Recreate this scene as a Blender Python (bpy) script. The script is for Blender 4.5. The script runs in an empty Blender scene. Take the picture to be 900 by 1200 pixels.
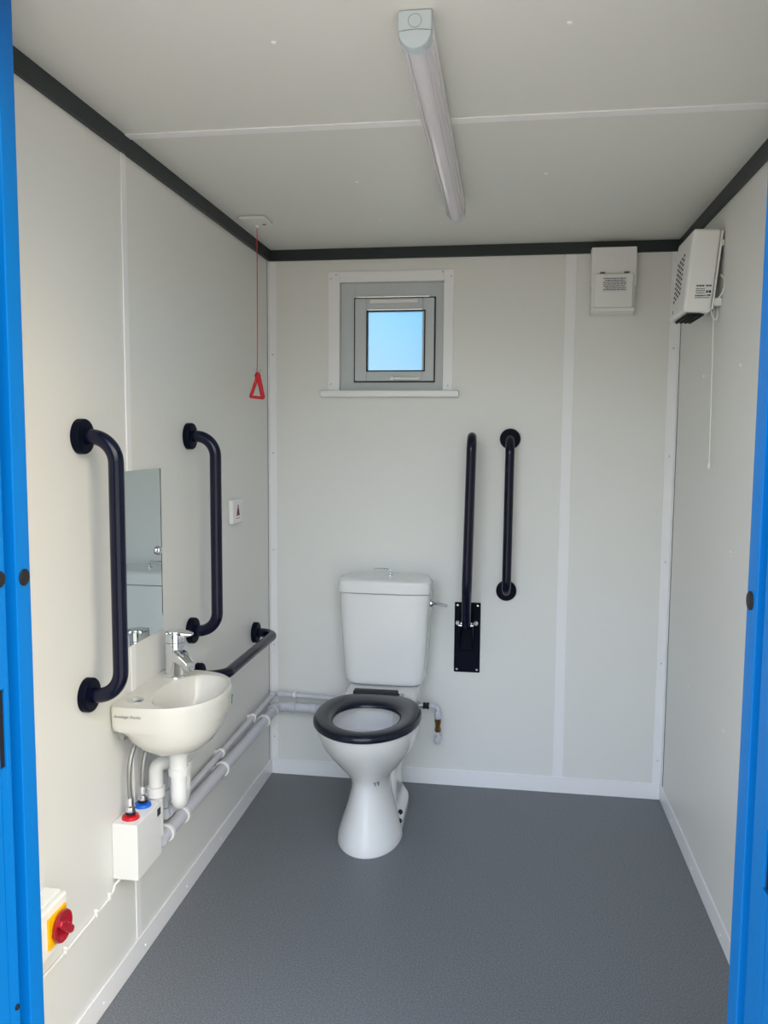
import bpy, bmesh, math, random
from mathutils import Vector, Matrix
random.seed(7)
PI = math.pi
SC = bpy.context.scene
COL = SC.collection

# ------------------------------------------------------------------ camera
W, H, YF = 1.592, 2.160, -1.950            # room width, height, inner face of the front wall
YAW, PITCH, ROLL = 0.1474, -0.0915, 0.0074
cam_d = bpy.data.cameras.new('camera')
cam = bpy.data.objects.new('camera', cam_d); COL.objects.link(cam)
_f = Vector((-math.sin(YAW)*math.cos(PITCH), math.cos(YAW)*math.cos(PITCH), math.sin(PITCH)))
_r = Vector((math.cos(YAW), math.sin(YAW), 0)); _u = _r.cross(_f)
_r2 = math.cos(ROLL)*_r + math.sin(ROLL)*_u
_u2 = -math.sin(ROLL)*_r + math.cos(ROLL)*_u
m = Matrix((_r2, _u2, -_f)).transposed().to_4x4()
m.translation = Vector((0.9587, -3.2516, 1.4220))
cam.matrix_world = m
cam_d.sensor_fit = 'VERTICAL'; cam_d.sensor_height = 24.0
cam_d.lens = 958.4*24.0/1200.0
cam_d.clip_start = 0.05
SC.camera = cam

# ------------------------------------------------------------------ sky, sun, exposure
SUN, SUNC, EXPO = 2.0, (1.0, 0.90, 0.74), 0.11
SKYMAX = 20.0
# a hazy, broken-cloud sky: colour by height (sine of the elevation) towards each side of the yard
SKY = {  # height:  0, .2, .5, .85
    'x+': ((0.10, 0.10, 0.10), (0.10, 0.10, 0.10), (14.37, 11.24, 5.42), (6.20, 8.78, 13.37)),
    'x-': ((1.17, 1.12, 1.07), (7.48, 6.97, 6.03), (0.10, 0.10, 0.10), (0.10, 0.10, 0.10)),
    'y-': ((0.10, 0.10, 0.10), (4.63, 5.23, 5.21), (3.16, 3.66, 5.25), (0.30, 0.27, 0.22)),
    'y+': ((0.16, 0.39, 0.65), (0.10, 0.75, 1.37), (0.30, 0.40, 0.50), (0.30, 0.40, 0.50))}
world = bpy.data.worlds.new('sky'); SC.world = world; world.use_nodes = True
wn = world.node_tree; wn.nodes.clear()
def wnode(t, **kw):
    n = wn.nodes.new(t)
    for k, v in kw.items(): setattr(n, k, v)
    return n
tcw = wnode('ShaderNodeTexCoord'); sep = wnode('ShaderNodeSeparateXYZ'); wn.links.new(tcw.outputs['Generated'], sep.inputs[0])
flat = wnode('ShaderNodeCombineXYZ'); wn.links.new(sep.outputs['X'], flat.inputs[0]); wn.links.new(sep.outputs['Y'], flat.inputs[1])
nrm = wnode('ShaderNodeVectorMath', operation='NORMALIZE'); wn.links.new(flat.outputs[0], nrm.inputs[0])
total = None
for side_, cols in SKY.items():
    axis_ = {'x+': (1, 0, 0), 'x-': (-1, 0, 0), 'y-': (0, -1, 0), 'y+': (0, 1, 0)}[side_]
    dp = wnode('ShaderNodeVectorMath', operation='DOT_PRODUCT'); dp.inputs[1].default_value = axis_
    wn.links.new(nrm.outputs[0], dp.inputs[0])
    mx_ = wnode('ShaderNodeMath', operation='MAXIMUM'); mx_.inputs[1].default_value = 0; wn.links.new(dp.outputs['Value'], mx_.inputs[0])
    pw = wnode('ShaderNodeMath', operation='POWER'); pw.inputs[1].default_value = 2; wn.links.new(mx_.outputs[0], pw.inputs[0])
    rp = wnode('ShaderNodeValToRGB'); el = rp.color_ramp.elements
    pos = (0.0, .2, .5, .85)
    el[0].position = pos[0]; el[1].position = pos[3]
    for p_ in pos[1:3]: el.new(p_)
    for e_, c_ in zip(el, cols): e_.color = (*[v/SKYMAX for v in c_], 1)
    wn.links.new(sep.outputs['Z'], rp.inputs['Fac'])
    sc_ = wnode('ShaderNodeVectorMath', operation='SCALE'); wn.links.new(rp.outputs['Color'], sc_.inputs[0]); wn.links.new(pw.outputs[0], sc_.inputs['Scale'])
    if total is None: total = sc_
    else:
        ad = wnode('ShaderNodeVectorMath', operation='ADD'); wn.links.new(total.outputs[0], ad.inputs[0]); wn.links.new(sc_.outputs[0], ad.inputs[1]); total = ad
bg = wnode('ShaderNodeBackground'); bg.inputs['Strength'].default_value = SKYMAX
wo = wnode('ShaderNodeOutputWorld')
wn.links.new(total.outputs[0], bg.inputs[0]); wn.links.new(bg.outputs[0], wo.inputs[0])
sun_d = bpy.data.lights.new('sun', 'SUN'); sun_d.energy = SUN; sun_d.angle = math.radians(0.53)
sun_d.color = SUNC
sun = bpy.data.objects.new('sun', sun_d); COL.objects.link(sun)
_s = Vector((0.62*math.cos(math.radians(48)), 0.785*math.cos(math.radians(48)), math.sin(math.radians(48))))
sun.rotation_euler = (-_s).to_track_quat('-Z', 'Y').to_euler(); sun.location = (4, 5, 7)
SC.view_settings.view_transform = 'Standard'; SC.view_settings.look = 'None'
SC.view_settings.gamma = 1.0; SC.view_settings.use_curve_mapping = False
SC.view_settings.exposure = EXPO

# ------------------------------------------------------------------ materials
def lin(c):
    return tuple((v/255/12.92 if v/255 <= .04045 else ((v/255+.055)/1.055)**2.4) for v in c)
def mat(name, rgb, rough=.5, metal=0.0, spec=.5, noise=0.0, nscale=30, bump=0.0, coat=0.0, trans=0.0, ior=1.45, rvar=.06):
    M = bpy.data.materials.new(name); M.use_nodes = True
    nt = M.node_tree; b = nt.nodes['Principled BSDF']
    c = lin(rgb)
    b.inputs['Base Color'].default_value = (*c, 1); b.inputs['Metallic'].default_value = metal
    b.inputs['Roughness'].default_value = rough; b.inputs['Specular IOR Level'].default_value = spec
    b.inputs['Coat Weight'].default_value = coat; b.inputs['Coat Roughness'].default_value = .05
    b.inputs['Transmission Weight'].default_value = trans; b.inputs['IOR'].default_value = ior
    tc = nt.nodes.new('ShaderNodeTexCoord')
    n = nt.nodes.new('ShaderNodeTexNoise'); n.inputs['Scale'].default_value = nscale; n.inputs['Detail'].default_value = 4
    nt.links.new(tc.outputs['Object'], n.inputs['Vector'])
    if rvar:
        mr = nt.nodes.new('ShaderNodeMapRange')
        mr.inputs['To Min'].default_value = max(0, rough-rvar*rough); mr.inputs['To Max'].default_value = min(1, rough+rvar*rough)
        nt.links.new(n.outputs['Fac'], mr.inputs['Value']); nt.links.new(mr.outputs[0], b.inputs['Roughness'])
    if noise:
        rp = nt.nodes.new('ShaderNodeMix'); rp.data_type = 'RGBA'
        rp.inputs['A'].default_value = (*[v*(1-noise) for v in c], 1); rp.inputs['B'].default_value = (*[min(1, v*(1+noise)) for v in c], 1)
        nt.links.new(n.outputs['Fac'], rp.inputs['Factor']); nt.links.new(rp.outputs['Result'], b.inputs['Base Color'])
    if bump:
        bp = nt.nodes.new('ShaderNodeBump'); bp.inputs['Strength'].default_value = bump; bp.inputs['Distance'].default_value = .002
        nt.links.new(n.outputs['Fac'], bp.inputs['Height']); nt.links.new(bp.outputs[0], b.inputs['Normal'])
    return M
M_PANEL = mat('white_wall_panel', (228, 228, 224), .42, noise=.012, nscale=2.5)
M_CEIL  = mat('white_ceiling_panel', (224, 224, 219), .45, noise=.012, nscale=2.5)
M_TRIM  = mat('white_plastic_trim', (240, 240, 241), .32, noise=.01, nscale=6)
M_DARK  = mat('anthracite_trim', (36, 44, 46), .5, noise=.03, nscale=10)
M_NAVY  = mat('navy_coated_metal', (7, 13, 38), .20, spec=.42, noise=.05, nscale=20)
M_NAVY3 = mat('navy_satin_metal', (8, 13, 30), .5, spec=.10, noise=.05, nscale=20)
M_NAVY2 = mat('navy_plastic', (14, 21, 38), .24, noise=.05, nscale=20)
M_CERAM = mat('white_glazed_ceramic', (232, 232, 230), .08, spec=.42, noise=.006, nscale=4, coat=.08)
M_BASIN = mat('warm_lit_ceramic', (219, 217, 208), .08, spec=.4, noise=.006, nscale=4, coat=.05)  # white glaze toned down, the light's cream cast put into its colour
M_CHROME= mat('chrome', (226, 228, 232), .07, metal=1, noise=.01)
M_STEEL = mat('braided_steel', (170, 170, 168), .35, metal=1, noise=.25, nscale=700, bump=.5)
M_BRASS = mat('brass', (140, 108, 62), .35, metal=1, noise=.1, nscale=60)
M_BLUE  = mat('blue_gloss_paint', (0, 110, 190), .42, spec=.22, noise=.02, nscale=8, bump=.02)
M_BLACK = mat('black_rubber', (26, 26, 28), .6, noise=.08, nscale=60)
M_VOID  = mat('recess_shade', (12, 14, 24), .8, noise=.05)  # near-black colour stands in for the shade inside slots and holes
M_MIRROR= mat('mirror_silver', (205, 214, 214), .0, metal=1, rvar=0)
M_WPLAS = mat('white_plastic', (234, 234, 232), .32, spec=.35, noise=.01, nscale=12)
M_CREAM = mat('ivory_plastic', (236, 236, 228), .38, noise=.01, nscale=12)
M_GPIPE = mat('pale_grey_plastic_pipe', (204, 206, 214), .34, noise=.02, nscale=14)
M_GREY  = mat('grey_window_frame', (196, 202, 204), .35, noise=.01, nscale=10)
M_CAP   = mat('pale_blue_grey_plastic', (188, 199, 205), .4, noise=.01, nscale=12)
M_DIFF  = mat('milky_diffuser', (218, 214, 220), .22, noise=.015, nscale=5, coat=.3)
M_RED   = mat('red_plastic', (206, 20, 38), .35, noise=.03, nscale=20)
M_KNOB  = mat('dark_red_plastic', (168, 10, 36), .25, noise=.03, nscale=20, coat=.3)
M_BLUEP = mat('bright_blue_plastic', (20, 104, 214), .35, noise=.03, nscale=20)
M_YELL  = mat('yellow_plastic', (250, 186, 8), .4, noise=.03, nscale=20)
M_ORNG  = mat('orange_plastic', (206, 96, 10), .5, noise=.03, nscale=20)
M_INK   = mat('dark_print', (52, 54, 60), .6, noise=.05)
M_FADED = mat('faded_print', (128, 128, 122), .5, noise=.05)
M_LINE  = mat('grey_line', (120, 132, 140), .5, noise=.03)
M_LGREY = mat('pale_label', (224, 226, 226), .5, noise=.01)
M_GREEN = mat('green_sticker', (24, 150, 104), .5, noise=.03)
M_BROWN = mat('brown_plastic', (112, 100, 88), .5, noise=.05)
M_WATER = mat('water', (238, 244, 246), .02, trans=1.0, ior=1.33, rvar=0)
M_CLEAR = mat('clear_film', (245, 240, 240), .12, trans=.9, ior=1.1, rvar=0)
M_CONC  = mat('concrete_yard', (178, 168, 150), .9, noise=.15, nscale=3, bump=.3)
M_OBSC  = mat('obscure_glass', (226, 236, 240), .55, trans=1.0, ior=1.25, noise=.03, nscale=40, bump=.15)
M_TRANSP= M_CLEAR

def floor_material():
    M = bpy.data.materials.new('grey_speckled_vinyl'); M.use_nodes = True
    nt = M.node_tree; b = nt.nodes['Principled BSDF']; b.inputs['Roughness'].default_value = .48
    tc = nt.nodes.new('ShaderNodeTexCoord')
    n1 = nt.nodes.new('ShaderNodeTexNoise'); n1.inputs['Scale'].default_value = 230; n1.inputs['Detail'].default_value = 3; n1.inputs['Roughness'].default_value = .8
    v = nt.nodes.new('ShaderNodeTexVoronoi'); v.inputs['Scale'].default_value = 130
    n2 = nt.nodes.new('ShaderNodeTexNoise'); n2.inputs['Scale'].default_value = 6
    for q in (n1, v, n2): nt.links.new(tc.outputs['Object'], q.inputs['Vector'])
    r1 = nt.nodes.new('ShaderNodeValToRGB'); e = r1.color_ramp.elements
    e[0].position = .30; e[0].color = (*lin((84, 88, 93)), 1); e[1].position = .72; e[1].color = (*lin((144, 147, 150)), 1)
    k = r1.color_ramp.elements.new(.5); k.color = (*lin((114, 118, 122)), 1)
    r2 = nt.nodes.new('ShaderNodeValToRGB'); r2.color_ramp.elements[0].position = .06; r2.color_ramp.elements[0].color = (1, 1, 1, 1)
    r2.color_ramp.elements[1].position = .16; r2.color_ramp.elements[1].color = (0, 0, 0, 1)
    nt.links.new(v.outputs['Distance'], r2.inputs['Fac']); nt.links.new(n1.outputs['Fac'], r1.inputs['Fac'])
    mx = nt.nodes.new('ShaderNodeMix'); mx.data_type = 'RGBA'; mx.inputs['B'].default_value = (*lin((72, 77, 94)), 1)
    ml = nt.nodes.new('ShaderNodeMath'); ml.operation = 'MULTIPLY'; ml.inputs[1].default_value = .55
    nt.links.new(r2.outputs['Color'], ml.inputs[0]); nt.links.new(ml.outputs[0], mx.inputs['Factor'])
    nt.links.new(r1.outputs['Color'], mx.inputs['A'])
    nt.links.new(mx.outputs['Result'], b.inputs['Base Color'])
    bp = nt.nodes.new('ShaderNodeBump'); bp.inputs['Strength'].default_value = .06; bp.inputs['Distance'].default_value = .001
    nt.links.new(n1.outputs['Fac'], bp.inputs['Height']); nt.links.new(bp.outputs[0], b.inputs['Normal'])
    return M
M_FLOOR = floor_material()

# ------------------------------------------------------------------ mesh helpers
def fillet(path, rad, n=8):
    P = [Vector(p) for p in path]
    out = [P[0]]
    for i in range(1, len(P)-1):
        a, b, c = P[i-1], P[i], P[i+1]
        r = rad[i-1] if isinstance(rad, (list, tuple)) else rad
        u = (a-b).normalized(); v = (c-b).normalized()
        ang = u.angle(v)
        if ang > PI-.02: out.append(b); continue
        d = min(r/math.tan(ang/2), (a-b).length*.49 if i > 1 else (a-b).length*.98, (c-b).length*.49 if i < len(P)-2 else (c-b).length*.98)
        r = d*math.tan(ang/2)
        ctr = b+(u+v).normalized()*(r/math.sin(ang/2))
        s = b+u*d-ctr; e = b+v*d-ctr
        tot = s.angle(e); ax = s.cross(e).normalized()
        for k in range(n+1):
            out.append(ctr+Matrix.Rotation(tot*k/n, 3, ax) @ s)
    out.append(P[-1])
    return out
class MB:
    def __init__(self): self.bm = bmesh.new()
    def _merge(self, t):
        me = bpy.data.meshes.new('t'); t.to_mesh(me); t.free(); self.bm.from_mesh(me); bpy.data.meshes.remove(me); return self
    def box(self, lo, hi, bev=0.0, seg=2, rot=None, piv=None):
        t = bmesh.new(); bmesh.ops.create_cube(t, size=1)
        lo, hi = Vector([min(a, b) for a, b in zip(lo, hi)]), Vector([max(a, b) for a, b in zip(lo, hi)])
        for v in t.verts: v.co = Vector([lo[i]+(v.co[i]+.5)*(hi[i]-lo[i]) for i in range(3)])
        if bev: bmesh.ops.bevel(t, geom=t.edges[:], offset=bev, segments=seg, affect='EDGES', profile=.5)
        if rot: bmesh.ops.rotate(t, verts=t.verts, cent=Vector(piv), matrix=rot)
        return self._merge(t)
    def loft(self, rings, cap0=True, cap1=True, closed=False):
        bm = self.bm; R = [[bm.verts.new(p) for p in r] for r in rings]
        n = len(R[0]); pairs = list(zip(R, R[1:])) + ([(R[-1], R[0])] if closed else [])
        for a, b in pairs:
            for i in range(n):
                j = (i+1) % n
                try: bm.faces.new((a[i], a[j], b[j], b[i]))
                except ValueError: pass
        if not closed:
            if cap0: bm.faces.new(R[0][::-1])
            if cap1: bm.faces.new(R[-1])
        return self
    def tube(self, path, r, n=16, cap=True):
        P = [Vector(p) for p in path]
        P = [p for i, p in enumerate(P) if i == 0 or (p-P[i-1]).length > 1e-6]
        rr = r if callable(r) else (lambda k: r)
        tang = []
        for i in range(len(P)):
            a = P[max(0, i-1)]; b = P[min(len(P)-1, i+1)]; tang.append((b-a).normalized())
        t0 = tang[0]; ref = Vector((0, 0, 1)) if abs(t0.z) < .9 else Vector((1, 0, 0))
        u = t0.cross(ref).normalized(); rings = []
        for i, p in enumerate(P):
            if i: u = (tang[i-1].rotation_difference(tang[i]) @ u).normalized()
            v = tang[i].cross(u)
            rings.append([p+(u*math.cos(2*PI*k/n)+v*math.sin(2*PI*k/n))*rr(i) for k in range(n)])
        return self.loft(rings, cap, cap)
    def lathe(self, base, axis, prof, n=24, cap=True):
        base = Vector(base); ax = Vector(axis).normalized()
        ref = Vector((0, 0, 1)) if abs(ax.z) < .9 else Vector((1, 0, 0))
        u = ax.cross(ref).normalized(); v = ax.cross(u)
        rings = [[base+ax*h+(u*math.cos(2*PI*k/n)+v*math.sin(2*PI*k/n))*max(r, 1e-5) for k in range(n)] for r, h in prof]
        return self.loft(rings, cap, cap)
    def prism(self, poly, axis, a, b, bev=0.0, seg=2):
        """poly: list of 2-D points in the plane normal to axis (0 x: (y,z), 1 y: (x,z), 2 z: (x,y))"""
        t = bmesh.new()
        def P(q, w): return {0: (w, q[0], q[1]), 1: (q[0], w, q[1]), 2: (q[0], q[1], w)}[axis]
        A = [t.verts.new(P(q, a)) for q in poly]; B = [t.verts.new(P(q, b)) for q in poly]
        t.faces.new(A[::-1]); t.faces.new(B); n = len(poly)
        for i in range(n): t.faces.new((A[i], A[(i+1) % n], B[(i+1) % n], B[i]))
        if bev: bmesh.ops.bevel(t, geom=t.edges[:], offset=bev, segments=seg, affect='EDGES', profile=.5)
        return self._merge(t)
    def build(self, name, material, parent=None, ang=38, kind=None, label=None):
        bm = self.bm
        bmesh.ops.recalc_face_normals(bm, faces=bm.faces[:])
        off = Vector(parent.matrix_world.translation) if parent is not None else None
        if parent is not None: off = world_loc(parent)
        if off is not None:
            for v in bm.verts: v.co -= off
        me = bpy.data.meshes.new(name); bm.to_mesh(me); bm.free()
        for p in me.polygons: p.use_smooth = True
        me.set_sharp_from_angle(angle=math.radians(ang))
        me.materials.append(material)
        o = bpy.data.objects.new(name, me); COL.objects.link(o)
        wm = o.modifiers.new('weighted_normals', 'WEIGHTED_NORMAL'); wm.keep_sharp = True
        if parent is not None: o.parent = parent
        if kind: o['kind'] = kind
        if label: o['label'] = label
        return o
def world_loc(o):
    l = Vector((0, 0, 0))
    while o is not None: l += o.location; o = o.parent
    return l
def thing(name, label, cat, loc, group=None):
    o = bpy.data.objects.new(name, None); COL.objects.link(o); o.location = loc
    o.empty_display_size = .05; o['label'] = label; o['category'] = cat
    if group: o['group'] = group
    return o
def tag(o, label, cat, group=None):
    o['label'] = label; o['category'] = cat
    if group: o['group'] = group
    return o
def struct(name, mb, material, ang=38): return mb.build(name, material, None, ang, kind='structure')
def sell(cx, cy, hx, yf, yb, z, nf=2.0, nb=2.0, N=56, hb=None):
    """egg ring in a horizontal plane: half-width hx, front at yf, back at yb; hb = half-width at the back"""
    R = []
    for k in range(N):
        t = 2*PI*k/N; c, s = math.cos(t), math.sin(t)
        n = nf if s < 0 else nb
        x = math.copysign(abs(c)**(2/n), c)*hx; y = abs(s)**(2/n)*((yf-cy) if s < 0 else (yb-cy))
        if hb is not None and s > 0:
            w = (cy+y-cy)/(yb-cy); x *= 1+(hb/hx-1)*w**1.2
        R.append((cx+x, cy+y, z))
    return R
def screw(parent, p, axis, r=.0042, material=None, name='screw_cap'):
    a = Vector(axis); b = Vector(p)
    return MB().lathe(b-a*.001, a, [(r, 0), (r, .002), (r*.75, .0034), (r*.3, .0042)], 12).build(name, material or M_TRIM, parent)

# ------------------------------------------------------------------ the yard and the cabin shell
yard = struct('ground', MB().box((-80, -90, -.32), (80, 80, -.20)), M_CONC)
T = .06                                                # panel thickness
floor = struct('floor', MB().box((-T, YF-.21, -.20), (W+T, T, 0)), M_FLOOR)
ceiling = struct('ceiling', MB().box((-T, YF-.21, H), (W+T, T, H+.10)), M_CEIL)
wall_left = struct('wall_left', MB().box((-T, YF, 0), (0, T, H)), M_PANEL)
wall_right = struct('wall_right', MB().box((W, YF, 0), (W+T, T, H)), M_PANEL)
# back wall with the window opening
wx0, wx1, wz0, wz1 = .292, .707, 1.605, 2.030
wall_back = struct('wall_back', MB().box((0, 0, 0), (wx0, T, H)).box((wx1, 0, 0), (W, T, H))
                   .box((wx0, 0, 0), (wx1, T, wz0)).box((wx0, 0, wz1), (wx1, T, H)), M_PANEL)
# front wall either side of the doorway, blue outside
JL, JR = .145, 1.327
wall_front = struct('wall_front', MB().box((-T, YF-.20, 0), (JL-.075, YF, H)).box((JR+.075, YF-.20, 0), (W+T, YF, H)), M_PANEL)
# cap blocks ceiling over everything; screws through panels on a grid
for (x, y) in [(.51, -1.688), (1.055, -1.690), (.513, -.838), (1.053, -.846), (.515, -.410), (1.051, -.402)]:
    screw(ceiling, (x, y, H), (0, 0, -1), .0055)
for (y, z) in [(-.853, 1.626), (-.428, 1.627), (-.408, 1.107), (-.846, 1.105), (-.410, .583), (-.853, .588)]:
    screw(wall_right, (W, y, z), (-1, 0, 0), .0050)

# door frame (the leaf stands open out of view)
door = bpy.data.objects.new('door_1', None); COL.objects.link(door); door.location = (JL, YF, 0); door['kind'] = 'structure'
def jamb(side):
    s = 1 if side == 'l' else -1; X = JL if side == 'l' else JR
    b = MB()
    def bx(d0, d1, y0, y1, z0, z1, bev=.003): b.box((min(X-s*d0, X-s*d1), min(y0, y1), z0), (max(X-s*d0, X-s*d1), max(y0, y1), z1), bev)
    g0, g1 = (-1.993, -2.024) if side == 'l' else (-1.998, -2.036)     # groove between stop and outer reveal
    bx(0, .075, YF-.0005, g0, 0, H); bx(.028, .075, g0+.001, g1-.001, 0, H, 0)
    ys0, ys1 = (-2.036, -2.053) if side == 'l' else (-2.091, -2.113)
    sz0, sz1 = (.869, 1.003) if side == 'l' else (.797, .884)
    yb = YF-.21
    bx(0, .075, g1, ys0, 0, H, .002); bx(0, .075, ys1, yb, 0, H, .002)
    bx(0, .075, ys0-.0003, ys1+.0003, 0, sz0, 0); bx(0, .075, ys0-.0003, ys1+.0003, sz1, H, 0)
    j = b.build('door_jamb', M_BLUE, door)
    MB().box((X-s*.004, ys0-.0005, sz0-.0005), (X-s*.008, ys1+.0005, sz1+.0005)).build('lock_slot', M_VOID, j)  # dark plate paints the shade inside the slot
    def dot(nm, y, z, r, m_):
        MB().lathe((X-s*.001, y, z), (s, 0, 0), [(r, 0), (r, .003), (r*.87, .0045), (r*.3, .005)], 20).build(nm, m_, j)
    dot('rubber_buffer', YF-.0215, 1.178 if side == 'l' else 1.181, .0145, M_BLACK)
    if side == 'l':
        dot('rubber_buffer', -2.040, 1.186, .0135, M_BLACK); dot('drain_hole', -2.034, .440, .005, M_VOID)
jamb('l'); jamb('r')
MB().box((JL-.075, YF-.21, H-.012), (JR+.075, YF, H+.06), .002).build('door_head', M_BLUE, door)

# skirting and trims
def skirt(name, lo, hi): return struct(name, MB().box(lo, hi, .0025), M_TRIM)
bl = skirt('baseboard_left', (0, YF, 0), (.006, 0, .066))
bb = skirt('baseboard_back', (.006, -.006, 0), (W-.006, 0, .066))
br = skirt('baseboard_right', (W-.006, YF, 0), (W, 0, .066))
for y in (-.312, -.637, -.943, -1.24, -1.476): screw(bl, (.006, y, .027), (1, 0, 0), .004)
for x in (.034, .42, .80, 1.17, 1.551): screw(bb, (x, -.006, .030), (0, -1, 0), .0032)
for y in (-.24, -.578, -.941): screw(br, (W-.006, y, .027), (-1, 0, 0), .004)
ct = .014
struct('trim_1', MB().box((0, YF, H-.042), (ct, 0, H), .001), M_DARK)
struct('trim_2', MB().box((ct, -ct, H-.042), (W-ct, 0, H), .001), M_DARK)
struct('trim_3', MB().box((W-ct, YF, H-.042), (W, 0, H), .001), M_DARK)
struct('trim_4', MB().box((0, -1.281, .066), (.0035, -1.255, H-.042), .001), M_TRIM)
struct('trim_5', MB().box((ct, -1.281, H-.0035), (W-ct, -1.249, H), .001), M_TRIM)
struct('trim_6', MB().box((1.169, -.0035, .066), (1.210, 0, H-.042), .001), M_TRIM)
t7 = struct('trim_7', MB().box((0, -.004, .066), (.034, 0, H-.042), .001).box((0, -.022, .066), (.004, -.003, H-.042), .001), M_TRIM)
t8 = struct('trim_8', MB().box((W-.036, -.004, .066), (W, 0, H-.042), .001).box((W-.004, -.030, .066), (W, -.003, H-.042), .001), M_TRIM)
MB().box((.0, -.0245, .066), (.0015, -.0225, H-.042)).build('gap_shade_line', M_INK, t7)  # dark strip painting the shade of the gap beside the trim
MB().box((W-.0015, -.034, .066), (W, -.0305, H-.042)).build('gap_shade_line', M_INK, t8)  # same painted gap shade on the right wall
for z in (1.75, 1.353, .955, .556, .16): screw(t7, (.016, -.004, z), (0, -1, 0), .0035, M_GREY)
for z in (1.763, 1.357, .95, .55, .16): screw(t8, (W-.018, -.004, z), (0, -1, 0), .0035, M_GREY)

# ------------------------------------------------------------------ window
win = bpy.data.objects.new('window_1', None); COL.objects.link(win); win.location = ((wx0+wx1)/2, 0, wz0); win['kind'] = 'structure'
def frame_bars(x0, x1, z0, z1, w, y0, y1, bev=.002, wz=None):
    wz = w if wz is None else wz
    return (MB().box((x0, y0, z0), (x0+w, y1, z1), bev).box((x1-w, y0, z0), (x1, y1, z1), bev)
            .box((x0+w-.001, y0, z0), (x1-w+.001, y1, z0+wz), bev).box((x0+w-.001, y0, z1-wz), (x1-w+.001, y1, z1), bev))
cas = (MB().box((.246, -.006, 1.605), (.292, 0, 2.072), .0015).box((.7065, -.006, 1.605), (.745, 0, 2.072), .0015)
       .box((.292, -.006, 2.030), (.7065, 0, 2.072), .0015)).build('window_casing', M_TRIM, win)
for p in [(.256, 2.045), (.278, 2.060), (.700, 2.063), (.735, 2.045), (.258, 1.632), (.726, 1.625)]:
    screw(cas, (p[0], -.006, p[1]), (0, -1, 0), .003, M_GREY)
MB().box((.218, -.034, 1.580), (.771, 0, 1.605), .004, 3).build('window_sill', M_TRIM, win)
frame_bars(wx0, wx1, wz0, wz1, .060, .022, T+.01, wz=.052).build('window_frame', M_GREY, win)
gask = frame_bars(.347, .6735, 1.639, 1.973, .0045, .018, .03, 0).build('gasket', M_BLACK, win)
sash = frame_bars(.352, .6685, 1.644, 1.968, .047, .006, .045, .004, wz=.041).build('sash', M_GREY, win)
MB().box((.412, -.002, 1.948), (.605, .007, 1.962), .003).build('trickle_vent', M_WPLAS, sash)
MB().box((.500, -.008, 1.647), (.615, .007, 1.659), .004).lathe((.505, -.004, 1.653), (0, -1, 0), [(.008, 0), (.008, .008), (.005, .011)], 14).build('window_handle', M_WPLAS, sash)
frame_bars(.399, .6345, 1.681, 1.921, .005, .004, .03, 0).build('gasket', M_BLACK, win)
MB().box((.399, .020, 1.682), (.634, .026, 1.920)).build('glass_pane', M_OBSC, win)

# ------------------------------------------------------------------ toilet
TX = .505
toilet = thing('toilet', 'white close-coupled toilet with dark navy seat against the back wall', 'toilet', (TX, -.45, 0))
pan = MB()
P_ = [  # z, half width, front, back, centre y
    (0, .113, -.642, -.36, -.47), (.006, .116, -.645, -.36, -.47), (.03, .112, -.640, -.36, -.47), (.08, .096, -.625, -.36, -.47),
    (.14, .077, -.605, -.34, -.46), (.19, .067, -.594, -.33, -.46), (.225, .067, -.594, -.33, -.46), (.255, .086, -.606, -.32, -.46), (.29, .116, -.640, -.31, -.47),
    (.33, .142, -.680, -.30, -.49), (.37, .162, -.722, -.30, -.51), (.41, .173, -.748, -.30, -.52), (.435, .178, -.760, -.30, -.53),
    (.445, .178, -.762, -.30, -.53), (.449, .172, -.756, -.31, -.53)]
rings = [sell(TX, c, w, f, b, z, 2.0, 2.2) for z, w, f, b, c in P_]
I_ = [(.449, .128, -.716, -.375, -.53), (.440, .122, -.710, -.385, -.53), (.425, .132, -.716, -.372, -.53), (.38, .130, -.695, -.375, -.53),
      (.32, .108, -.655, -.39, -.52), (.26, .074, -.600, -.41, -.50), (.22, .050, -.560, -.43, -.49), (.19, .03, -.53, -.45, -.49)]
rings += [sell(TX, c, w, f, b, z, 2.0, 2.1) for z, w, f, b, c in I_]
pan.loft(rings)
# rear trunk, foot flanges and the shelf that carries the cistern
tr = [(0, .106, -.508), (.006, .111, -.512), (.036, .111, -.512), (.044, .108, -.506), (.062, .093, -.470), (.072, .084, -.44), (.095, .082, -.43), (.20, .082, -.42), (.30, .086, -.42), (.36, .12, -.42)]
pan.loft([sell(TX, -.36, w, f, -.14, z, 3.2, 5) for z, w, f in tr])
pan.loft([sell(TX, -.20, w, -.40, -.03, z, 3.2, 6, hb=w*1.06) for z, w in [(.31, .10), (.34, .125), (.38, .134), (.44, .138), (.450, .136), (.454, .130)]])
pn = pan.build('toilet_pan', M_CERAM, toilet, 50)
for (x, y, z) in [(TX+.094, -.398, .057), (TX+.098, -.452, .049), (TX-.094, -.398, .057), (TX-.091, -.452, .052)]:
    MB().lathe((x, y, z-.004), (Vector((0.8 if x > TX else -.8, -.2, 1))), [(.0085, 0), (.0085, .012), (.006, .015), (.002, .016)], 14).build('floor_bolt', M_BLACK, pn)
MB().lathe((TX, -.495, .2205), (0, 0, 1), [(.048, 0), (.0485, .001)], 28).build('water', M_WATER, pn)
mk = MB()
mk.box((.535, -.5935, .244), (.541, -.585, .247)).box((.5385, -.592, .235), (.541, -.580, .247)).box((.546, -.590, .244), (.552, -.578, .247)).box((.5495, -.588, .235), (.552, -.576, .247))
mk.build('maker_mark', M_FADED, pn)
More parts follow.
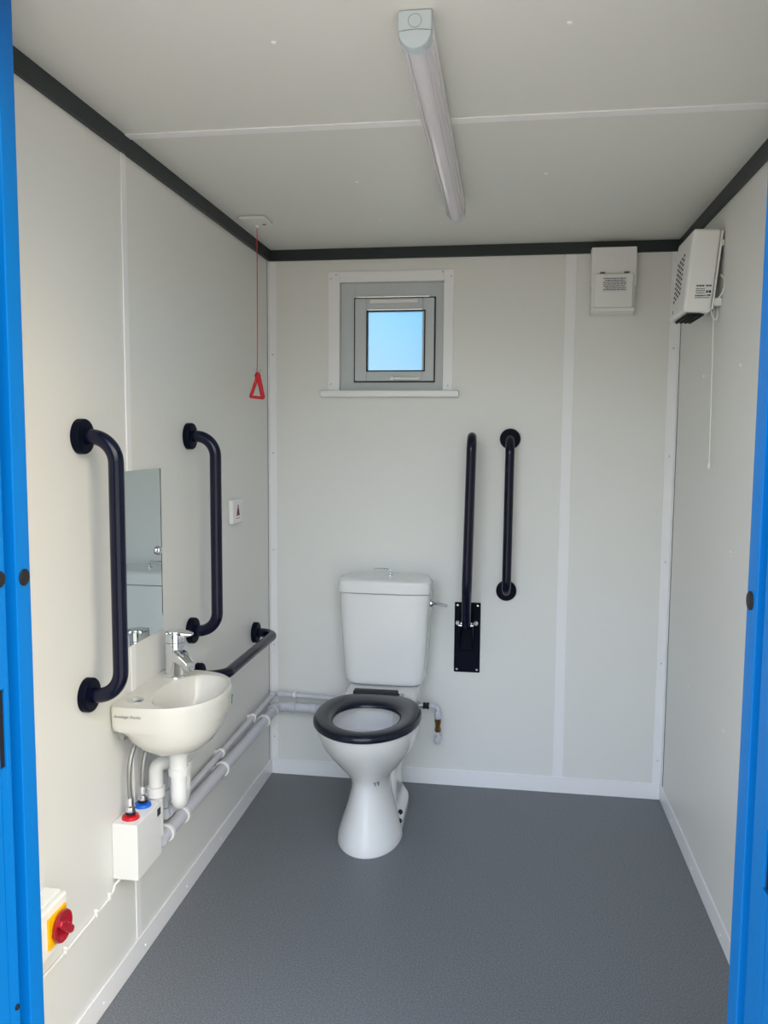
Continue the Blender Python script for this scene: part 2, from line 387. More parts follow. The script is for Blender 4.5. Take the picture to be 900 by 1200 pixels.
# cistern
ci = [(.456, .120, -.150), (.458, .142, -.172), (.466, .152, -.186), (.485, .158, -.194), (.55, .163, -.199), (.68, .172, -.206), (.80, .179, -.210), (.822, .180, -.210), (.824, .176, -.206)]
cist = MB().loft([sell(TX, -.11, w, f, -.012, z, 4.2, 7) for z, w, f in ci]).build('cistern', M_CERAM, toilet, 60)
ld = [(.8255, .178, -.208), (.827, .184, -.214), (.864, .184, -.215), (.872, .181, -.211), (.877, .174, -.203), (.8795, .160, -.188)]
lid = MB().loft([sell(TX, -.12, w, f, -.010 if z < .87 else -.020, z, 5.0, 9, hb=w*.84) for z, w, f in ld]).build('cistern_lid', M_CERAM, toilet, 60)
MB().lathe((TX+.012, -.095, .8785), (0, 0, 1), [(.011, 0), (.011, .004), (.006, .006), (.006, .014), (.003, .016)], 16).tube([(TX+.012, -.095, .885), (TX+.010, -.095, .904), (TX-.052, -.094, .905), (TX-.052, -.094, .900)], .0022, 8).build('lid_rod', M_CHROME, lid)
lv = MB().lathe((TX+.178, -.150, .785), (1, 0, 0), [(.016, 0), (.016, .005), (.010, .008), (.008, .016)], 18)
lv.tube([(TX+.190, -.150, .785), (TX+.204, -.156, .785), (TX+.222, -.175, .785), (TX+.240, -.195, .787), (TX+.246, -.20, .788)], lambda i: [.005, .006, .0075, .007, .003][i], 10)
lv.build('flush_lever', M_CHROME, cist)
# seat ring
def egg(k, N, hx, yf, yb, cy, nb=2.3):
    t = 2*PI*k/N; c, s = math.cos(t), math.sin(t); n = 2.0 if s < 0 else nb
    return Vector((TX+math.copysign(abs(c)**(2/n), c)*hx, cy+abs(s)**(2/n)*((yf-cy) if s < 0 else (yb-cy)), 0))
def seat(): 
    N = 72; z0 = .4525; rings = []
    prof = [(0, .004), (.08, 0), (.93, 0), (1, .004), (1, .013), (.95, .020), (.82, .0255), (.5, .0275), (.2, .0245), (.05, .018), (0, .010)]
    for k in range(N):
        a = egg(k, N, .113, -.722, -.440, -.570); b = egg(k, N, .184, -.785, -.318, -.545, 2.5)
        rings.append([a.lerp(b, u)+Vector((0, 0, z0+h)) for u, h in prof])
    return MB().loft(rings, closed=True)
st = seat().build('toilet_seat', M_NAVY2, toilet, 60)
MB().box((TX-.092, -.335, .457), (TX+.076, -.296, .483), .006).build('seat_hinge', M_BLACK, st)
for x in (TX-.085, TX+.082):
    MB().lathe((x, -.300, .452), (0, 0, 1), [(.013, 0), (.013, .012), (.008, .018), (.003, .020)], 14).build('hinge_bolt', M_CHROME, st)

# toilet inlet pipe on the right
inl = thing('inlet_pipe', 'short grey bent pipe with brass coupling on the back wall right of the toilet', 'pipe', (.70, -.05, .20))
MB().tube(fillet([(.640, -.055, .346), (.709, -.055, .345), (.709, -.055, .292)], .016), .0085).build('upper_pipe', M_GPIPE, inl)
MB().lathe((.709, -.055, .327), (0, 0, -1), [(.010, 0), (.0125, .006), (.0135, .020), (.0125, .030), (.010, .034)], 18).build('pipe_elbow', M_GPIPE, inl)
MB().lathe((.688, -.055, .3455), (1, 0, 0), [(.0085, 0), (.0115, .002), (.0115, .012), (.0085, .014)], 18).build('pipe_coupling', M_GPIPE, inl)
MB().lathe((.615, -.055, .347), (1, 0, 0), [(.014, 0), (.016, .004), (.016, .018), (.012, .022), (.010, .034)], 18).build('cistern_union', M_CHROME, inl)
MB().lathe((.648, -.055, .3465), (1, 0, 0), [(.010, 0), (.0135, .002), (.0135, .008), (.011, .010), (.011, .014), (.0135, .016), (.0135, .024), (.010, .026)], 10).build('compression_nut', M_BLACK, inl)
MB().lathe((.7095, -.055, .297), (0, 0, -1), [(.0085, 0), (.0125, .002), (.0125, .016), (.010, .020), (.010, .036), (.0125, .040), (.0125, .054), (.0085, .056)], 8).build('isolating_valve', M_BRASS, inl)
MB().tube(fillet([(.7095, -.055, .245), (.7100, -.055, .205), (.7100, -.001, .203)], .016), .0085).lathe((.7100, -.055, .226), (0, 0, -1), [(.009, 0), (.0135, .004), (.015, .018), (.012, .030), (.006, .035)], 18).build('wall_elbow', M_GPIPE, inl)

# ------------------------------------------------------------------ grab rails
def grab_rail(name_label, p0, p1, out, stand, r=.0175, fr=.040):
    p0, p1, out = Vector(p0), Vector(p1), Vector(out)
    root = thing('grab_rail', name_label, 'grab rail', p0)
    MB().tube(fillet([p0+out*.006, p0+out*stand, p1+out*stand, p1+out*.006], .060, 16), r, 24).build('rail_tube', M_NAVY, root, 60)
    for p in (p0, p1):
        MB().lathe(p+out*.0006, out, [(fr, 0), (fr, .0145), (fr-.0018, .0175), (fr-.006, .0185), (r, .0185)], 32).build('wall_flange', M_NAVY3, root)
    return root
grab_rail('navy vertical grab rail on the left wall nearest the doorway, left of the mirror', (0, -1.512, .818), (0, -1.512, 1.418), (1, 0, 0), .088)
grab_rail('navy vertical grab rail on the left wall just right of the mirror', (0, -.872, .820), (0, -.872, 1.420), (1, 0, 0), .088)
grab_rail('navy horizontal grab rail low on the left wall behind the basin', (0, -.825, .663), (0, -.228, .660), (1, 0, 0), .088)
grab_rail('straight navy vertical grab rail on the back wall between fold-up rail and white joint strip', (.970, 0, .818), (.973, 0, 1.418), (0, -1, 0), .085)

# fold-up support rail
fr = thing('fold_up_support_rail', 'navy hinged support rail folded upright on the back wall beside the toilet', 'support rail', (.819, 0, .48))
bp = MB().box((.767, -.007, .478), (.871, -.0006, .764), .003).build('wall_plate', M_NAVY3, fr)
for x in (.779, .859):
    for z in (.490, .752): MB().lathe((x, -.0068, z), (0, -1, 0), [(.0048, 0), (.0048, .001), (.003, .003)], 12).build('plate_screw', M_CHROME, bp)
for x in (.781, .853):
    MB().lathe((x, -.0068, .681), (0, -1, 0), [(.0085, 0), (.0085, .010), (.006, .014), (.002, .015)], 16).build('rubber_stop', M_WPLAS, bp)
br_ = MB()
for x in (.792, .842): br_.prism([(-.007, .585), (-.007, .735), (-.05, .70), (-.105, .690), (-.105, .660), (-.05, .60)], 0, x-.0025, x+.0025)
br_.box((.794, -.040, .575), (.840, -.0066, .665), .003)
br_.build('hinge_bracket', M_NAVY3, fr)
MB().lathe((.788, -.062, .690), (1, 0, 0), [(.006, 0), (.006, .058)], 14).lathe((.788, -.098, .690), (1, 0, 0), [(.0045, 0), (.0045, .058)], 14).build('hinge_pin', M_CHROME, fr)
MB().tube(fillet([(.816, -.062, .672), (.828, -.062, 1.425), (.830, -.175, 1.425), (.820, -.175, .86), (.818, -.098, .69)], [.054, .054, .14], 14), .0175, 24).build('rail_loop', M_NAVY, fr, 60)

# ------------------------------------------------------------------ mirror, washbasin and tap
mir = thing('mirror', 'frameless upright rectangular mirror above the washbasin', 'mirror', (0, -1.205, .875))
MB().prism([(.0012, -1.324), (.0042, -1.324), (.0062, -1.086), (.0032, -1.086)], 2, .876, 1.330).build('mirror_glass', M_MIRROR, mir)
MB().box((.0004, -1.250, .95), (.0021, -1.15, 1.25)).build('adhesive_pad', M_BLACK, mir)
MB().lathe((.0058, -1.112, 1.103), (1, 0, 0), [(.012, 0), (.012, .004), (.010, .008), (.005, .010), (.001, .0105)], 20).build('mirror_screw', M_CHROME, mir)

basin = thing('washbasin', 'small white wall-hung washbasin on the left wall under the mirror', 'washbasin', (0.12, -1.235, .585))
BY = -1.235; RZ = .753
def bring(cx, hxf, hxb, hy, z, nf, nb, N=64, cy=BY):
    R = []
    for k in range(N):
        t = 2*PI*k/N; c, s = math.cos(t), math.sin(t); n = nf if c > 0 else nb
        R.append((cx+math.copysign(abs(c)**(2/n), c)*(hxf if c > 0 else hxb), cy+math.copysign(abs(s)**(2/n), s)*hy, z))
    return R
b_ = [bring(.121, .024, .024, .024, .600, 2, 2, cy=-1.266), bring(.121, .040, .040, .044, .602, 2, 2, cy=-1.266), bring(.121, .068, .066, .085, .612, 2, 2, cy=-1.264), bring(.119, .092, .095, .116, .630, 2.1, 2.3, cy=-1.259),
      bring(.112, .115, .104, .137, .653, 2.2, 2.7, cy=-1.254), bring(.106, .127, .1025, .150, .674, 2.25, 3.4, cy=-1.248), bring(.100, .1355, .0985, .160, .6865, 2.3, 6, cy=-1.242), bring(.089, .149, .0883, .1690, .6905, 2.3, 12, cy=-1.236), bring(.086, .1550, .0853, .1725, .704, 2.35, 14),
      bring(.081, .1615, .0803, .174, .735, 2.4, 14), bring(.080, .163, .0793, .175, .748, 2.4, 14), bring(.080, .160, .0790, .172, .7535, 2.4, 14)]
b_ += [bring(.142, .094, .080, .143, .7535, 2.2, 2.2, cy=-1.243), bring(.142, .090, .076, .137, .750, 2.2, 2.2, cy=-1.243), bring(.140, .084, .068, .128, .735, 2.2, 2.2, cy=-1.243), bring(.138, .073, .054, .112, .700, 2.1, 2.1, cy=-1.243),
       bring(.130, .062, .052, .092, .660, 2, 2, cy=-1.250), bring(.124, .045, .043, .062, .640, 2, 2, cy=-1.26), bring(.121, .024, .024, .028, .632, 2, 2, cy=-1.266), bring(.121, .018, .018, .018, .631, 2, 2, cy=-1.266)]
bowl = MB().loft(b_).build('basin_bowl', M_BASIN, basin, 55)
MB().lathe((.121, -1.266, .630), (0, 0, 1), [(.020, 0), (.021, .003), (.014, .004), (.012, .001)], 20).build('waste_ring', M_CHROME, basin)
MB().lathe((.045, -1.350, .7530), (0, 0, 1), [(.021, 0), (.021, .002), (.018, .0045), (.006, .0055)], 24).build('tap_hole_cover', M_CHROME, basin)
MB().box((.020, -1.395, .664), (.034, -1.375, .692), .002).lathe((.034, -1.385, .676), (1, 0, 0), [(.006, 0), (.006, .004)], 10).build('fixing_bracket', M_STEEL, basin)
gs = MB().prism([(-1.131, .690), (-1.121, .708), (-1.118, .704), (-1.125, .682)], 0, .2185, .2205).build('paper_tag', M_GREEN, basin)
# maker's name on the near side of the apron
tx = bpy.data.curves.new('lettering', 'FONT'); tx.body = 'Armitage Shanks'; tx.size = .0105; tx.shear = .35; tx.extrude = .0002; tx.align_x = 'CENTER'
to = bpy.data.objects.new('lettering', tx); COL.objects.link(to)
bpy.context.view_layer.update()
lm = bpy.data.meshes.new_from_object(to.evaluated_get(bpy.context.evaluated_depsgraph_get()))
bpy.data.objects.remove(to)
lo = bpy.data.objects.new('maker_lettering', lm); COL.objects.link(lo); lm.materials.append(M_FADED)
lo.parent = basin; lo.location = Vector((.050, -1.4100, .728))-basin.location; lo.rotation_euler = (PI/2, 0, 0)

tap = thing('basin_mixer_tap', 'chrome lever mixer tap standing on the basin beside the mirror', 'tap', (.058, -1.128, .7535))
bx_, by_ = .058, -1.128
MB().lathe((bx_, by_, .7532), (0, 0, 1), [(.028, 0), (.028, .004), (.0262, .006), (.0255, .03), (.0255, .060), (.0262, .078), (.027, .090), (.0250, .096)], 28).build('tap_body', M_CHROME, tap)
d = Vector((.83, -.55, 0)).normalized()
p0 = Vector((bx_, by_, .800))
def rrect(c, u, v, hu, hv, n=20):
    return [c+u*(math.copysign(abs(math.cos(2*PI*k/n))**.6, math.cos(2*PI*k/n))*hu)+v*(math.copysign(abs(math.sin(2*PI*k/n))**.6, math.sin(2*PI*k/n))*hv) for k in range(n)]
side = Vector((-d.y, d.x, 0)); up = Vector((0, 0, 1))
sp = [rrect(p0+d*.006+up*.014, side, up, .022, .022), rrect(p0+d*.028+up*.012, side, up, .0205, .019), rrect(p0+d*.050+up*.004, side, up, .0180, .015), rrect(p0+d*.066-up*.003, side, up, .0155, .012), rrect(p0+d*.074-up*.008, side, up, .0135, .009)]
MB().loft(sp).lathe(p0+d*.068-up*.006, (0, 0, -1), [(.0115, 0), (.0115, .012), (.009, .0135)], 16).build('spout', M_CHROME, tap, 50)
hd = MB().lathe((bx_, by_, .8495), (0, 0, 1), [(.024, 0), (.027, .002), (.027, .024), (.025, .032), (.014, .035)], 28)
e = Vector((.95, .05, -.02)).normalized(); q0 = Vector((bx_, by_, .874)); es = Vector((-e.y, e.x, 0)).normalized(); eu = e.cross(es)*1
hd.loft([rrect(q0-e*.018, es, eu, .023, .010), rrect(q0+e*.012, es, eu, .023, .010), rrect(q0+e*.030, es, eu, .020, .008), rrect(q0+e*.044, es, eu, .015, .005), rrect(q0+e*.050, es, eu, .012, .003)])
hd.build('lever_handle', M_CHROME, tap, 50)

# ------------------------------------------------------------------ trap, water heater, hoses
trap = thing('basin_trap', 'white plastic trap hanging under the washbasin', 'trap', (.130, -1.240, .44))
xa, ya_ = .121, -1.266; xb, yb_ = .098, -1.180
MB().lathe((xa, ya_, .599), (0, 0, -1), [(.030, 0), (.033, .003), (.033, .007), (.0235, .010), (.0235, .058)], 24).build('tailpiece', M_WPLAS, trap)
MB().tube(fillet([(xa, ya_, .550), (xa, ya_, .447), (xb, yb_, .447), (xb, yb_, .535)], .032, 12), .0205, 20).lathe((xa, ya_, .553), (0, 0, -1), [(.022, 0), (.026, .003), (.026, .022), (.0215, .024)], 24).build('u_bend', M_WPLAS, trap)
MB().lathe((xb, yb_, .510), (0, 0, 1), [(.021, 0), (.0245, .002), (.0245, .024), (.021, .026)], 24).build('trap_nut', M_WPLAS, trap)
MB().tube(fillet([(xb, yb_, .525), (xb, yb_, .545), (.043, -1.232, .541), (.043, -1.238, .40), (.043, -1.238, .345)], [.020, .022, .03], 10), .0195, 20).build('outlet_bend', M_WPLAS, trap)
MB().lathe((.090, -1.188, .5448), Vector((-.055, -.052, -.004)), [(.0205, 0), (.0255, .002), (.0255, .022), (.0205, .024)], 24).build('coupling_nut', M_WPLAS, trap)
MB().lathe((.043, -1.2350, .482), Vector((0, -.02, -1)), [(.020, 0), (.0245, .003), (.0245, .028), (.020, .031)], 24).build('coupling_nut', M_WPLAS, trap)

wh = thing('water_heater', 'white box water heater with red and blue inlets under the basin', 'water heater', (.035, -1.34, .31))
MB().box((.0006, -1.405, .308), (.069, -1.262, .453), .0025).build('heater_case', M_WPLAS, wh)
MB().box((.0685, -1.288, .420), (.0698, -1.268, .440), .0004).build('indicator_panel', M_INK, wh)
def cap(y, m_, nm):
    MB().lathe((.034, y, .4515), (0, 0, 1), [(.022, 0), (.022, .004), (.020, .009), (.010, .011)], 24).build(nm, m_, wh)
cap(-1.368, M_RED, 'hot_collar'); cap(-1.298, M_BLUEP, 'cold_collar')
def hose(lbl, path, y):
    r = thing('flexible_hose', lbl, 'hose', (.034, y, .462))
    MB().lathe((.034, y, .4625), (0, 0, 1), [(.010, 0), (.0125, .002), (.0125, .007), (.010, .008)], 14).build('rubber_washer', M_BLACK, r)
    MB().lathe((.034, y, .470), (0, 0, 1), [(.0115, 0), (.0125, .002), (.0125, .014), (.008, .016), (.0085, .036), (.0065, .037)], 8).build('hose_nut', M_CHROME, r)
    MB().tube(path, .0062, 14).build('braided_hose', M_STEEL, r)
def bez(a, b, c, d_, n=20):
    a, b, c, d_ = map(Vector, (a, b, c, d_))
    return [a*(1-t)**3+b*3*t*(1-t)**2+c*3*t*t*(1-t)+d_*t**3 for t in [i/n for i in range(n+1)]]
hose('braided steel hose rising from the red collar of the water heater', bez((.034, -1.368, .500), (.030, -1.372, .58), (.032, -1.37, .63), (.045, -1.300, .668)), -1.368)
hose('braided steel hose rising from the blue collar of the water heater', bez((.034, -1.298, .500), (.034, -1.298, .56), (.036, -1.29, .60), (.048, -1.235, .664)), -1.298)

# ------------------------------------------------------------------ waste and supply pipes
wp = thing('waste_pipe', 'thick pale grey waste pipe running low along the left wall to the toilet', 'pipe', (.042, -.7, .315))
wpipe = [(.042, -1.215, .318), (.042, -.045, .308), (.40, -.045, .298)]
MB().tube(fillet(wpipe, .040, 10), .0205, 22).build('pipe_run', M_GPIPE, wp)
MB().lathe((.042, -.118, .3085), (0, 1, 0), [(.0206, 0), (.0245, .002), (.0245, .026), (.0206, .028)], 24).build('pipe_socket', M_GPIPE, wp)
for x in (.098, .185): MB().lathe((x, -.045, .3065-.0285*(x-.098)), (1, 0, 0), [(.0206, 0), (.0245, .002), (.0245, .022), (.0206, .024)], 24).build('pipe_socket', M_GPIPE, wp)
def clip_ring(parent, y, z, X, r, nm='pipe_clip'):
    c = MB().lathe((X, y-.005, z), (0, 1, 0), [(r, 0), (r+.005, .0005), (r+.005, .0095), (r, .010)], 24)
    c.box((.0006, y-.005, z-.008), (X-r+.002, y+.005, z+.008), .001)
    c.build(nm, M_WPLAS, parent)
for y in (-1.172, -1.060, -.715, -.235): clip_ring(wp, y, .318-.0088*(y+1.185), .042, .0205)
spp = thing('supply_pipe', 'thin pale grey supply pipe running above the thick waste pipe', 'pipe', (.026, -.6, .36))
MB().tube(fillet([(.026, -1.140, .480), (.026, -1.140, .350), (.024, -1.02, .350), (.024, -.032, .356), (.36, -.032, .345)], [.018, .01, .018], 8), .0098, 16).build('pipe_run', M_GPIPE, spp)
MB().lathe((.026, -1.140, .377), (0, 0, -1), [(.010, 0), (.0140, .002), (.0145, .030), (.010, .034)], 18).build('pipe_elbow', M_GPIPE, spp)
MB().lathe((.026, -1.124, .350), (0, 1, 0), [(.010, 0), (.0145, .004), (.0145, .026), (.0105, .028)], 18).build('pipe_elbow', M_GPIPE, spp)
MB().lathe((.026, -1.140, .430), (0, 0, -1), [(.010, 0), (.0150, .002), (.0150, .020), (.010, .022)], 18).build('pipe_coupling', M_GPIPE, spp)
MB().lathe((.024, -.068, .356), (0, 1, 0), [(.010, 0), (.0135, .002), (.0135, .024), (.011, .030)], 18).build('corner_fitting', M_GPIPE, spp)
MB().lathe((.042, -.032, .3553), (1, 0, 0), [(.010, 0), (.0135, .002), (.0135, .022), (.010, .024)], 18).build('corner_fitting', M_GPIPE, spp)
MB().lathe((.0245, -1.075, .350), (0, 1, 0), [(.010, 0), (.0165, .001), (.0165, .007), (.010, .008)], 18).build('retaining_collar', M_WPLAS, spp)
for y in (-.675, -.325): clip_ring(spp, y, .350+.006*(y+1.02), .024, .0098)
MB().box((.106, -.0006, .342), (.118, -.0258, .365), .002).lathe((.106, -.032, .3535), (1, 0, 0), [(.0099, 0), (.0150, .0008), (.0150, .011), (.0099, .0118)], 18).build('pipe_clip', M_WPLAS, spp)

# heater flex along the wall
fx = thing('heater_cable', 'thin white cable clipped along the left wall below the water heater', 'cable', (.005, -1.5, .27))
MB().tube([(.020, -1.395, .310), (.012, -1.398, .300), (.0045, -1.402, .292), (.0045, -1.415, .279), (.0045, -1.44, .272), (.0045, -1.503, .2705), (.0045, -1.571, .269), (.0045, -1.639, .266), (.0045, -1.75, .268), (.0045, -1.90, .269)], .0036, 10).build('cable_sheath', M_WPLAS, fx)
for y, z in ((-1.432, .2735), (-1.500, .2705), (-1.640, .2660)):
    MB().box((.0006, y-.003, z-.0055), (.0095, y+.003, z+.0070), .0015).lathe((.002, y, z+.010), (1, 0, 0), [(.0045, 0), (.0045, .007), (.002, .009)], 10).build('cable_clip', M_WPLAS, fx)

# rotary isolator
iso = thing('isolator_switch', 'rotary isolator with yellow plate and red knob beside the doorway', 'switch', (.03, -1.755, .36))
MB().box((.0006, -1.825, .352), (.040, -1.708, .459), .003).box((.0395, -1.823, .354), (.055, -1.710, .457), .005, 3).build('switch_case', M_CREAM, iso)
MB().box((.0545, -1.790, .372), (.060, -1.722, .438), .0015).build('yellow_plate', M_YELL, iso)
MB().lathe((.0598, -1.778, .398), (1, 0, 0), [(.0045, 0), (.0045, .0008)], 12).build('lock_hole', M_ORNG, iso)
kb = MB().lathe((.0598, -1.752, .405), (1, 0, 0), [(.026, 0), (.031, .003), (.0335, .008), (.032, .0115), (.026, .0115), (.022, .007), (.004, .006)], 36)
kb.prism([(-1.781, .420), (-1.773, .430), (-1.762, .421), (-1.752, .416), (-1.742, .408), (-1.726, .392), (-1.731, .381), (-1.742, .383), (-1.752, .392), (-1.765, .402)], 0, .064, .081, .004, 3)
kb.build('red_knob', M_KNOB, iso, 50)
MB().lathe((.016, -1.784, .458), (0, 0, 1), [(.013, 0), (.013, .008), (.010, .014), (.005, .018)], 12).build('cable_gland', M_BLACK, iso)

# ------------------------------------------------------------------ alarm: reset plate and pull cord
rs = thing('alarm_reset_plate', 'white plate with red alarm symbol on the left wall near the back corner', 'alarm switch', (0, -.459, 1.155))
MB().box((.0006, -.512, 1.112), (.018, -.406, 1.198), .005, 3).build('face_plate', M_WPLAS, rs)
MB().prism([(-.470, 1.140), (-.444, 1.140), (-.452, 1.160), (-.454, 1.172), (-.460, 1.172), (-.462, 1.160)], 0, .0175, .0190).lathe((.0178, -.457, 1.174), (1, 0, 0), [(.004, 0), (.004, .0012)], 12).build('alarm_symbol', M_INK, rs)
rr_ = MB()
for a_, c_ in ((-.476, .006), (-.466, .008), (-.455, .006), (-.446, .008)): rr_.box((.0178, a_-c_/2, 1.1290), (.0184, a_+c_/2, 1.1320))
rr_.prism([(-.475, 1.138), (-.471, 1.138), (-.463, 1.160), (-.465, 1.166)], 0, .0176, .0186).prism([(-.443, 1.138), (-.439, 1.138), (-.449, 1.166), (-.451, 1.160)], 0, .0176, .0186)
rr_.build('red_marking', M_RED, rs)
pc = thing('alarm_pull_cord', 'red emergency pull cord with red triangle handle hanging from the ceiling', 'pull cord', (.088, -.44, H))
pl = MB().box((.052, -.525, H-.012), (.142, -.425, H-.0006), .004, 3).build('ceiling_plate', M_CEIL, pc)
MB().lathe((.118, -.448, H-.0118), (0, 0, -1), [(.006, 0), (.006, .0012)], 12).build('indicator_lamp', M_INK, pl)
MB().lathe((.0885, -.438, H-.011), (0, 0, -1), [(.008, 0), (.006, .006), (.002, .010)], 12).build('cord_guide', M_WPLAS, pl)
MB().tube([(.0885, -.438, H-.012), (.0878, -.436, 1.95), (.0862, -.434, 1.75), (.0850, -.433, 1.640)], .0014, 8).build('cord', M_RED, pc)
hx = .084; hy = -.433
tri = MB()
A_, B_, C_ = (hx+.004, hy, 1.638), (hx-.022, hy-.006, 1.560), (hx+.020, hy+.004, 1.556)
tri.tube([A_, B_], .0060, 10).tube([B_, C_], .0055, 10).tube([C_, A_], .0078, 10)
tri.lathe((hx+.002, hy, 1.645), (0, 0, -1), [(.006, 0), (.010, .006), (.010, .020), (.006, .026)], 14)
for q in (A_, B_, C_): tri.lathe(Vector(q)-Vector((0, 0, .0052)), (0, 0, 1), [(.001, 0), (.004, .002), (.0055, .0052), (.004, .0085), (.001, .0104)], 10)
th = tri.build('triangle_handle', M_RED, pc, 50)
MB().loft([[(hx+.002+.013*math.cos(a)*k+.004*math.sin(3*a)*k2, hy+.010*math.sin(a)*k, z) for a in [2*PI*i/14 for i in range(14)]] for k, z, k2 in ((.35, 1.668, .1), (.75, 1.660, .3), (.55, 1.640, .3), (1.0, 1.632, .6))], False, False).build('film_wrap', M_CLEAR, th, 20)

# ------------------------------------------------------------------ fuse box
fb = thing('fuse_box', 'white fuse box with hinged flap high on the back wall in the right corner', 'fuse box', (1.342, 0, 1.885))
MB().box((1.262, -.020, 1.888), (1.424, -.0006, 2.114)).box((1.258, -.062, 1.986), (1.421, -.0155, 2.128), .003, 2).box((1.260, -.062, 1.886), (1.417, -.0155, 1.99), .004, 2).build('enclosure', M_WPLAS, fb)
fl = MB().box((1.270, -.076, 1.903), (1.410, -.0615, 2.030), .006, 3).prism([(-.062, 1.888), (-.084, 1.892), (-.084, 1.903), (-.070, 1.909), (-.062, 1.909)], 0, 1.266, 1.414, .001).build('flap', M_WPLAS, fb)
for x in (1.298, 1.385): MB().box((x-.009, -.074, 2.030), (x+.009, -.0615, 2.036), .001).build('flap_hinge', M_BROWN, fb)
wl = MB().box((1.298, -.0772, 1.962), (1.386, -.0758, 2.016)).build('warning_label', M_LGREY, fl)
tl = MB(); rnd = random.Random(3)
for i in range(7):
    x = 1.302+(.006 if i in (1, 5) else 0); z = 2.011-i*.0068
    while x < 1.379:
        w = rnd.uniform(.004, .012); w = min(w, 1.382-x)
        tl.box((x, -.0776, z-.0016), (x+w, -.0770, z+.0014)); x += w+.0018
tl.build('label_text', M_INK, wl)

# ------------------------------------------------------------------ fan heater
fh = thing('fan_heater', 'white downflow fan heater high on the right wall', 'heater', (W-.06, -.52, 1.80))
yn, yf = -.632, -.405
fb_poly = [(1.500, 2.050), (1.580, 2.048), (1.558, 1.802), (1.478, 1.806)]
body = MB().prism(fb_poly, 1, yn, yf, .009, 3).build('casing', M_WPLAS, fh)
MB().prism([(1.5805, 2.044), (1.587, 2.043), (1.566, 1.812), (1.5595, 1.812)], 1, yn+.004, yf-.004, .002).build('back_plate', M_WPLAS, fh)
MB().box((1.584, -.622, 2.000), (W-.0006, -.596, 2.018), .002).build('wall_bracket', M_WPLAS, fh)
MB().box((1.563, -.622, 1.824), (W-.0006, -.594, 1.846), .002).build('wall_bracket', M_WPLAS, fh)
MB().box((1.584, -.44, 2.000), (W-.0006, -.415, 2.018), .002).build('wall_bracket', M_WPLAS, fh)
MB().box((1.563, -.44, 1.824), (W-.0006, -.415, 1.846), .002).build('wall_bracket', M_WPLAS, fh)
def on_front(y, z): return (1.500+(z-2.050)*(.022/.244), y, z)
hol = MB()
for i in range(4):
    for k in range(9):
        y = -.540+i*.026; z = 1.990-k*.0145-i*.005
        c = Vector(on_front(y, z)); hol.box(c+Vector((-.0012, -.0060, -.0034)), c+Vector((.002, .0060, .0034)))
hol.build('intake_grille', M_VOID, body)
MB().prism([(1.494, 1.8025), (1.545, 1.8005), (1.545, 1.7985), (1.494, 1.8005)], 1, yn+.022, yf-.02).build('outlet_recess', M_VOID, body)
gr = MB()
for i in range(7):
    y = yn+.03+i*.028; gr.prism([(1.494, 1.8012), (1.545, 1.7992), (1.545, 1.7968), (1.494, 1.7988)], 1, y, y+.003)
for i in range(4):
    x = 1.498+i*.014; gr.box((x, yn+.022, 1.7955), (x+.0025, yf-.02, 1.7995))
gr.build('outlet_grille', M_BLACK, body)
lb = MB().prism([(1.512, 1.886), (1.561, 1.886), (1.5572, 1.842), (1.508, 1.842)], 1, yn-.0008, yn+.0005).build('rating_label', M_LGREY, body)
rt = MB(); rnd = random.Random(5)
def lbl_line(x, xe, z, h):
    while x < xe:
        w = min(rnd.uniform(.003, .008), xe-x); rt.box((x, yn-.0013, z-h/2), (x+w, yn-.0006, z+h/2)); x += w+.0012
lbl_line(1.514, 1.536, 1.881, .0040); lbl_line(1.541, 1.557, 1.881, .0040)
for i in range(3): lbl_line(1.513, 1.538, 1.872-i*.0060, .0022)
rt.box((1.542, yn-.0013, 1.860), (1.547, yn-.0006, 1.867)); rt.box((1.549, yn-.0013, 1.860), (1.556, yn-.0006, 1.867))
lbl_line(1.511, 1.541, 1.852, .0034); lbl_line(1.544, 1.556, 1.853, .0044); lbl_line(1.511, 1.552, 1.846, .0018)
rt.build('label_text', M_INK, lb)
MB().prism([(-.470, 1.820), (-.464, 1.832), (-.461, 1.832), (-.467, 1.820)], 0, on_front(0, 1.826)[0]-.001, on_front(0, 1.826)[0]+.002).build('badge', M_INK, body)
MB().tube(bez((1.586, -.612, 1.915), (1.600, -.645, 1.900), (1.596, -.645, 1.855), (1.575, -.600, 1.838)), .0032, 10).tube(bez((1.566, -.600, 1.815), (1.564, -.632, 1.772), (1.582, -.634, 1.764), (1.586, -.590, 1.825)), .0028, 10).build('power_cable', M_WPLAS, fh)
MB().tube([(1.572, -.605, 1.815), (1.574, -.607, 1.70), (1.576, -.610, 1.50), (1.577, -.611, 1.345)], .0014, 8).lathe((1.577, -.611, 1.350), (0, 0, -1), [(.0018, 0), (.004, .006), (.0045, .016), (.002, .019)], 12).build('pull_cord', M_WPLAS, fh)

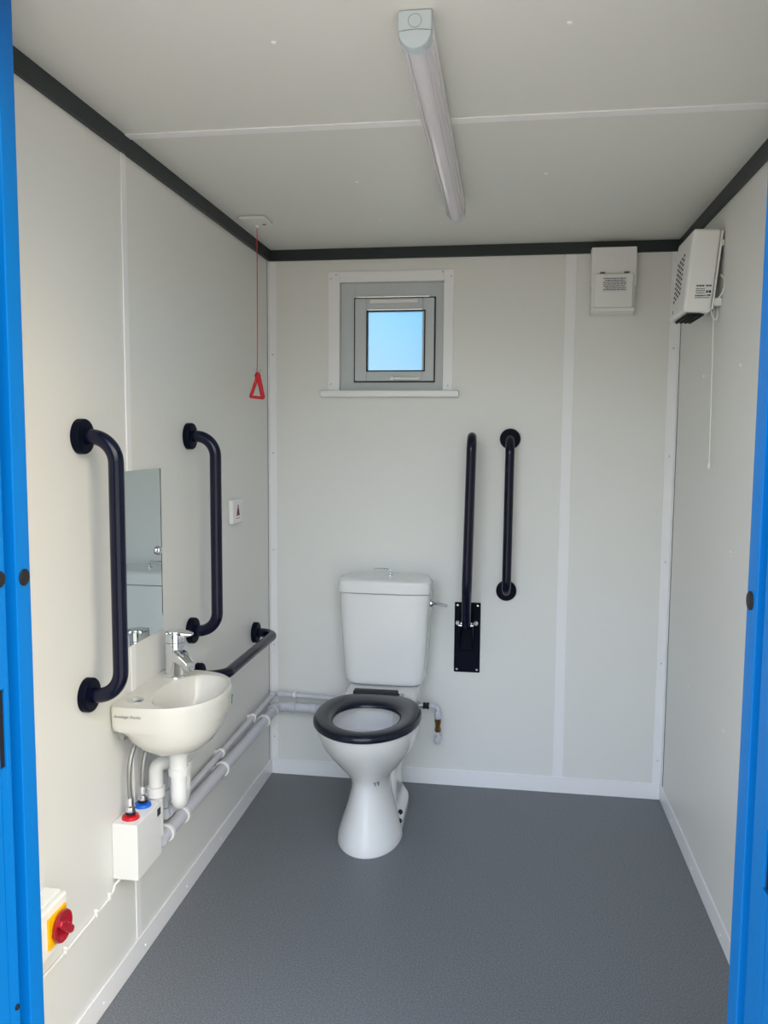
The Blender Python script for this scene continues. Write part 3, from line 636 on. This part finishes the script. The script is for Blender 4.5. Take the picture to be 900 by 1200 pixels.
# ------------------------------------------------------------------ ceiling light
cl = thing('ceiling_batten_light', 'long unlit white batten light along the ceiling', 'ceiling light', (.787, -1.18, H))
lx0, lx1, ya2, yb2 = .757, .816, -1.772, -.600
cx = (lx0+lx1)/2; hw = (lx1-lx0)/2
zt = H-.036
MB().box((lx0+.001, ya2+.026, zt), (lx1-.001, yb2-.026, H-.0040), .001).build('gear_tray', M_WPLAS, cl)
def half(hw_, dz, y, n=22):
    return [(cx+hw_*math.cos(PI+PI*k/n), y, zt+.0005+dz*math.sin(PI+PI*k/n)) for k in range(n+1)]
dif = MB().loft([half(hw-.001, .029, ya2+.024), half(hw-.001, .029, yb2-.024)])
dif.box((cx-.016, ya2+.024, zt-.0275), (cx-.0145, yb2-.024, zt-.0235)).box((cx+.0145, ya2+.024, zt-.0275), (cx+.016, yb2-.024, zt-.0235))
dif.build('diffuser', M_DIFF, cl, 50)
for y0, y1 in ((ya2, ya2+.028), (yb2-.028, yb2)):
    ec = MB().box((lx0, y0, zt), (lx1, y1, H-.0006), .003, 2)
    ec.loft([half(hw*.94, .028, y0+(.0 if y0 == ya2 else 0)), half(hw, .030, y0+.004), half(hw, .030, y1-.004), half(hw*.96, .029, y1)])
    e_ = ec.build('end_cap', M_CAP, cl, 40)
    if y0 == ya2:
        rg = MB()
        rg.loft([[(cx+r_*math.cos(a), y_, H-.019+r_*math.sin(a)) for a in [2*PI*i/28 for i in range(28)]] for r_, y_ in ((.0110, ya2+.0005), (.0110, ya2-.0004), (.0118, ya2-.0004), (.0118, ya2+.0005))], closed=True)
        rg.loft([[(cx+u*hw*.96, ya2-.0004, zt-.0006-.0016*0+.003*(1-u*u)+w_) for u in [-1+2*i/16 for i in range(17)]]+[(cx+u*hw*.96, ya2-.0004, zt-.0006+.003*(1-u*u)+w_+.0009) for u in [1-2*i/16 for i in range(17)]] for w_ in (0,)]+[[(cx+u*hw*.96, ya2+.002, zt-.0006+.003*(1-u*u)) for u in [-1+2*i/16 for i in range(17)]]+[(cx+u*hw*.96, ya2+.002, zt+.0003+.003*(1-u*u)) for u in [1-2*i/16 for i in range(17)]]])
        rg.build('moulded_line', M_LINE, e_)
